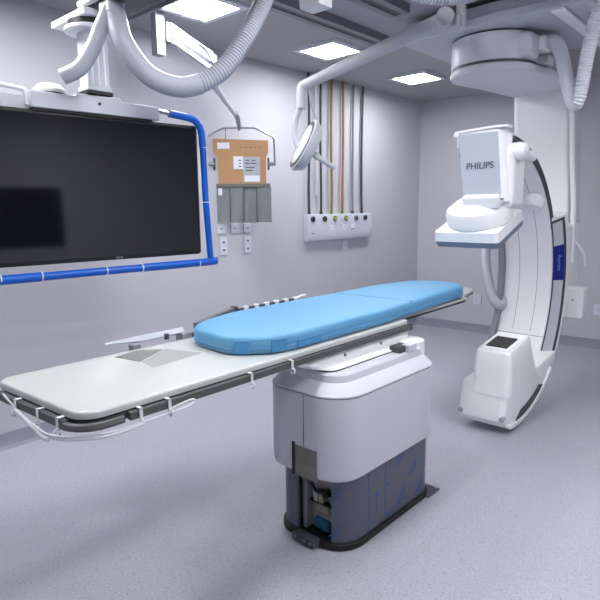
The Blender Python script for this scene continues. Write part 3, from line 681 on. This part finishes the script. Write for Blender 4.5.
# slanted plates between lid and tabletop
bm = bmesh.new()
def tr(z, x0, x1, y0, y1, r=.06): return [(x, y, z) for x, y in rrect(x0, x1, y0, y1, r, 6)]
add_loft(bm, [tr(.842, 2.00, 2.345, -4.70, -4.02), tr(.850, 1.99, 2.352, -4.72, -4.0), tr(.862, 1.95, 2.315, -4.78, -3.97), tr(.905, 1.88, 2.295, -4.88, -3.93), tr(.913, 1.88, 2.29, -4.88, -3.93)]); obj('top_carriage', bm, WHITE, tb_, 0, smooth=50)
obj('carriage_line', B(add_loft, [tr(.838, 1.996, 2.350, -4.71, -4.01), tr(.8435, 1.996, 2.350, -4.71, -4.01)]), BLACK, tb_)
obj('rear_knob', B(add_loft, [tr(.80, 2.24, 2.41, -4.10, -3.93, .08), tr(.868, 2.245, 2.405, -4.095, -3.935, .075), tr(.875, 2.26, 2.39, -4.08, -3.95, .06)]), WHITE, tb_)
bxo('knob_block', (2.335, 2.40, -4.22, -4.12, .842, .875), mat('knob_dark', (66, 70, 76), .4), tb_, .004)
bxo('knob_plate', (2.375, 2.42, -4.17, -4.09, .842, .88), WHITE2, tb_, .004)
for y in (-4.55, -4.25): obj('carriage_screw', B(add_cyl, (2.29, y, .888), (2.3085, y, .888), .007, 12), HGREY, tb_)
obj('release_lever', B(add_tube, spline([(2.24, -4.00, .88), (2.27, -3.99, .90), (2.285, -3.985, .93)], 4), .014, 12), WHITE, tb_)
# tabletop: wide section
def skew(pts): return [(x+(-.012*min(1, max(0, -(y+4.6)/1.3)) if x < 2 else .022*min(1, max(0, -(y+4.6)/1.3))), y+(-.040*(2.3-x)/.57 if y < -5.5 else 0)) for x, y in pts]
def sk(bm):
    for v in bm.verts: v.co.x, v.co.y = skew([(v.co.x, v.co.y)])[0]
    return bm
tp = skew(rrect(1.735, 2.300, -5.850, -3.985, [.012, .012, .07, .075], 7))
obj('tabletop', B(add_loft, [[(x, y, .946) for x, y in tp], [(x, y, .962) for x, y in tp],
    [(2.02+(x-2.02)*.99, -4.94+(y+4.94)*.997, .9685) for x, y in tp], [(2.02+(x-2.02)*.97, -4.94+(y+4.94)*.993, .970) for x, y in tp]]), CTOP, tb_, 0, smooth=60)
hp_ = [(2.21, -3.97), (2.185, -3.05), (2.13, -3.0), (2.06, -2.68), (1.99, -2.60), (1.92, -2.62), (1.83, -2.85), (1.79, -3.97)]
obj('head_board', B(add_prism, hp_, .945, .963), CTOP, tb_, .003)
obj('head_board_core', B(add_prism, [(2.0+(x-2.0)*.97, -3.3+(y+3.3)*.995) for x, y in hp_], .932, .945), BLACK, tb_)
tf = skew(rrect(1.745, 2.295, -5.845, -3.99, [.012, .012, .07, .075], 7))
fr = obj('tabletop_frame', B(add_prism, tf, .914, .945), CFRAME, tb_, .004)
obj('frame_shadow_gap', B(add_prism, skew(rrect(1.742, 2.298, -5.848, -3.987, [.012, .012, .07, .075], 7)), .941, .947), BLACK, fr)
obj('side_rail', B(add_loft, [[(x+dx, y, z) for dx, z in ((0, .914), (.021, .914), (.021, .942), (0, .942))] for x, y in ((2.320, -5.70), (2.313, -5.3), (2.297, -4.6), (2.297, -3.985))]), CFRAME, tb_, .003)
bxo('side_rail', (1.712, 1.734, -5.68, -3.92, .914, .942), CFRAME, tb_, .003)
obj('end_rail', sk(B(add_box, 1.80, 2.225, -5.872, -5.850, .914, .942)), CFRAME, tb_, .003)
bm = bmesh.new()
c = arc_pts(2.225, -5.776, .093, 270, 360, 8)
add_tube(bm, [(x, y, .924) for x, y in [(2.21, -5.869)] + [(px_+.012, py_) for px_, py_ in c] + [(2.330, -5.72)]], .014, 8); obj('corner_rail', bm, CFRAME, tb_)
bxo('rail_end', (2.295, 2.316, -3.987, -3.96, .91, .945), CFRAME, tb_, .003)

# mattress
mt = thing('mattress', 'bright blue vinyl mattress with rounded corners lying on the white tabletop', 'mattress', (1.99, -4.1, .971))
outl = [(2.18, -3.08), (2.06, -2.965), (1.90, -2.95), (1.74, -3.08), (1.69, -3.4), (1.69, -4.72), (1.745, -4.95), (1.82, -5.06), (1.90, -5.105), (2.12, -5.12), (2.24, -5.02), (2.285, -4.86), (2.280, -4.2), (2.20, -3.3)]
def roundpoly(pts, f=.35):
    out = []; n = len(pts)
    for i in range(n):
        a, b, c_ = Vector(pts[i-1]), Vector(pts[i]), Vector(pts[(i+1) % n])
        p = b+(a-b)*min(f, .04/(a-b).length); q = b+(c_-b)*min(f, .04/(c_-b).length)
        for k in range(5): t = k/4; out.append(tuple((1-t)**2*p+2*t*(1-t)*b+t*t*q))
    return out
ol = roundpoly(outl); cxm, cym = 1.99, -4.05
def mring(z, g):
    n = len(ol); out = []
    for i in range(n):
        a = Vector(ol[i-1]); c_ = Vector(ol[(i+1) % n]); t = (c_-a).normalized(); nn = Vector((-t.y, t.x))
        p = Vector(ol[i])+nn*(-g if True else g); out.append((p.x, p.y, z))
    return out
# sign test so that g > 0 insets
a_ = sum(ol[i-1][0]*ol[i][1]-ol[i][0]*ol[i-1][1] for i in range(len(ol)))
sg = -1 if a_ > 0 else 1
M = lambda z, g: mring(z, sg*g)
obj('cushion', B(add_loft, [M(.971, .010), M(.976, .003), M(.988, -.002), M(1.034, 0), M(1.044, .006), M(1.049, .018), M(1.051, .05)]), BLUEM, mt, 0, smooth=60)
obj('piping', B(add_loft, [M(.996, -.003), M(.9985, -.006), M(1.001, -.003)], cap=True), BLUES, mt)
obj('fold_seam', B(add_tube, [(1.71, -3.90, 1.0505), (1.99, -3.88, 1.0512), (2.25, -3.86, 1.049)], .0022, 8), BLUES, mt)
bm = bmesh.new()
add_loft(bm, [[(2.284, -4.86, .98), (2.289, -4.86, .98), (2.289, -4.86, 1.014), (2.284, -4.86, 1.014)], [(2.283, -4.70, .98), (2.288, -4.70, .98), (2.288, -4.70, 1.014), (2.283, -4.70, 1.014)]])
obj('side_flap', bm, BLUES, mt, .002)
for a, b_ in (((2.150, -5.097), (2.20, -5.055)), ((2.252, -4.985), (2.275, -4.915))):
    d = Vector((b_[0]-a[0], b_[1]-a[1])).normalized(); nn = Vector((d.y, -d.x))*.006
    P_ = [(a[0]-nn.x*.5, a[1]-nn.y*.5), (a[0]+nn.x, a[1]+nn.y), (b_[0]+nn.x, b_[1]+nn.y), (b_[0]-nn.x*.5, b_[1]-nn.y*.5)]
    obj('corner_strap', B(add_prism, P_, .977, 1.034), BLUES, mt, .002)

# thin grey patches that paint reflections in the glossy tabletop
o = obj('dark_reflection_patch', B(add_prism, [(1.785, -5.44), (1.93, -5.41), (1.83, -5.235), (1.76, -5.32)], .9705, .9725), REFLECT); tag(recenter(o), 'dark grey patch painting a reflection in the white tabletop near the arm board', 'painted reflection')
o = obj('pale_reflection_patch', B(add_prism, [(1.94, -5.405), (2.045, -5.425), (2.01, -5.16), (1.83, -5.225)], .9705, .972), REFLECT_SLEEVE); tag(recenter(o), 'paler thin patch painting a reflection in the white tabletop beside the mattress', 'painted reflection')

# arm board and its rail on the far side
ab = thing('arm_board', 'pointed white arm board clamped to the far side of the table', 'arm board', (1.66, -5.1, .96))
bm = bmesh.new(); add_loft(bm, [[(1.60, -5.385, .990), (1.62, -5.395, .988), (1.64, -5.37, .990), (1.62, -5.36, .993)],
    [(1.59, -5.23, .986), (1.68, -5.27, .983), (1.69, -5.24, .990), (1.60, -5.20, .994)],
    [(1.60, -5.00, .986), (1.69, -5.05, .985), (1.70, -5.02, .995), (1.61, -4.97, .998)]]); obj('board', bm, HOSE, ab, .003)
obj('clamp', B(add_box, 1.67, 1.715, -5.31, -5.27, .93, .984), HGREY, ab, .006)
obj('clamp', B(add_box, 1.66, 1.715, -5.05, -4.99, .93, .99), STEEL, ab, .006)
obj('clamp_knob', B(add_cyl, (1.69, -5.12, .975), (1.69, -5.12, 1.0), .012, 14), DARK, ab)
obj('clamp_knob', B(add_cyl, (1.69, -4.99, .970), (1.715, -4.95, .975), .012, 14), DARK, ab)
gb = thing('grey_side_bar', 'swung out grey bar beside the arm board behind the mattress', 'bar', (1.58, -4.8, .95))
bm = bmesh.new(); add_loft(bm, [[(1.60, -4.90, .975), (1.63, -4.90, .975), (1.63, -4.90, 1.008), (1.60, -4.90, 1.008)], [(1.435, -4.50, .978), (1.465, -4.50, .978), (1.465, -4.50, 1.012), (1.435, -4.50, 1.012)]]); obj('bar', bm, mat('bar_grey', (112, 115, 124), .4, metal=.3), gb, .003)
obj('bar_clamp', B(add_box, 1.58, 1.70, -4.84, -4.79, .93, .978), DARK, gb, .003)
obj('bar_tip', B(add_box, 1.43, 1.47, -4.505, -4.48, .975, 1.018), DARK, gb, .003)
tr_ = thing('notched_rail', 'dark rail with a row of white clips behind the blue mattress', 'rail', (1.48, -4.2, .93))
bm = bmesh.new(); add_tube(bm, [(1.462, -4.47, .995), (1.465, -3.98, 1.0)], .009, 10); obj('rail_bar', bm, DARK, tr_)
for k in range(6):
    y = -4.42+k*.085; obj('white_clip', B(add_box, 1.452, 1.478, y-.016, y+.016, .985, 1.012), CLIPW, tr_, .004)
obj('rail_bracket', B(add_box, 1.46, 1.71, -4.22, -4.18, .93, .99), DARK, tr_, .003)
obj('rail_hook', B(add_tube, spline([(1.465, -3.98, 1.0), (1.46, -3.93, 1.012), (1.465, -3.89, 1.008)], 4), .008, 8), CLIPW, tr_)

# rail clips and tubing
def make_clip():
    t = thing('rail_clip', '', 'clip', (0, 0, 0), 'white tubing clips on the table rail')
    bm = bmesh.new(); pts = [(-.018, 0, .004), (.004, 0, .004), (.004, 0, -.03)]
    add_box(bm, -.018, .007, -.006, .006, .0, .004); add_box(bm, .003, .007, -.006, .006, -.034, .004)
    obj('strap', bm, CLIPW, t, .001, local=True)
    pr = [(.007+.011*math.sin(a), 0, -.044-.011*math.cos(a)+.0) for a in [R(k) for k in range(-60, 241, 25)]]
    obj('hook_ring', B(add_tube, pr, .0033, 8), CLIPW, t, local=True); return t
ZR = .946
cl = [((2.340, -5.665, ZR), 0, 'white clip on the near rail, left one of the close pair over the tubing'),
      ((2.338, -5.555, ZR), 0, 'white clip on the near rail, right one of the close pair over the tubing'),
      ((2.332, -5.175, ZR), 0, 'white clip alone on the near rail left of the pedestal'),
      ((2.325, -4.94, ZR), 0, 'white clip on the near rail directly above the pedestal corner'),
      ((1.95, -5.897, ZR), -90, 'white clip on the table end rail, the farthest of three'),
      ((2.10, -5.886, ZR), -90, 'white clip on the table end rail, the middle of three'),
      ((2.225, -5.878, ZR), -90, 'white clip on the table end rail, nearest the rounded corner')]
C0 = None
for loc, rz, lab in cl:
    if C0 is None: C0 = make_clip(); o = C0; o.location = loc
    else: o = dup(C0, loc)
    o.rotation_euler = (0, 0, R(rz)); o['label'] = lab
tu = thing('clear_tubing', 'milky plastic tubing looped through clips around the near end of the table', 'tubing', (2.3, -5.8, 0.880))
pts = [(1.86, -5.906, 0.948), (1.92, -5.901, 0.925), (1.97, -5.906, 0.915), (2.07, -5.911, 0.910), (2.15, -5.914, 0.907), (2.22, -5.911, 0.903), (2.29, -5.871, 0.901), (2.345, -5.786, 0.901), (2.356, -5.686, 0.902), (2.352, -5.66, 0.903), (2.350, -5.555, 0.903), (2.350, -5.50, 0.905), (2.345, -5.455, 0.912), (2.341, -5.46, 0.922), (2.341, -5.50, 0.920), (2.343, -5.55, 0.915)]
obj('tube', B(add_tube, spline(pts, 8), .004, 10), TUBEW, tu)
pts = [(1.96, -5.906, 0.915), (2.04, -5.911, 0.910), (2.14, -5.916, 0.900), (2.20, -5.918, 0.892), (2.23, -5.916, 0.890)]
obj('tube', B(add_tube, spline(pts, 6), .007, 10), TUBEW, tu)
pts = [(2.20, -5.916, 0.895), (2.28, -5.881, 0.893), (2.345, -5.796, 0.893), (2.358, -5.706, 0.896), (2.354, -5.66, 0.899)]
obj('tube', B(add_tube, spline(pts, 6), .005, 10), TUBEW, tu)
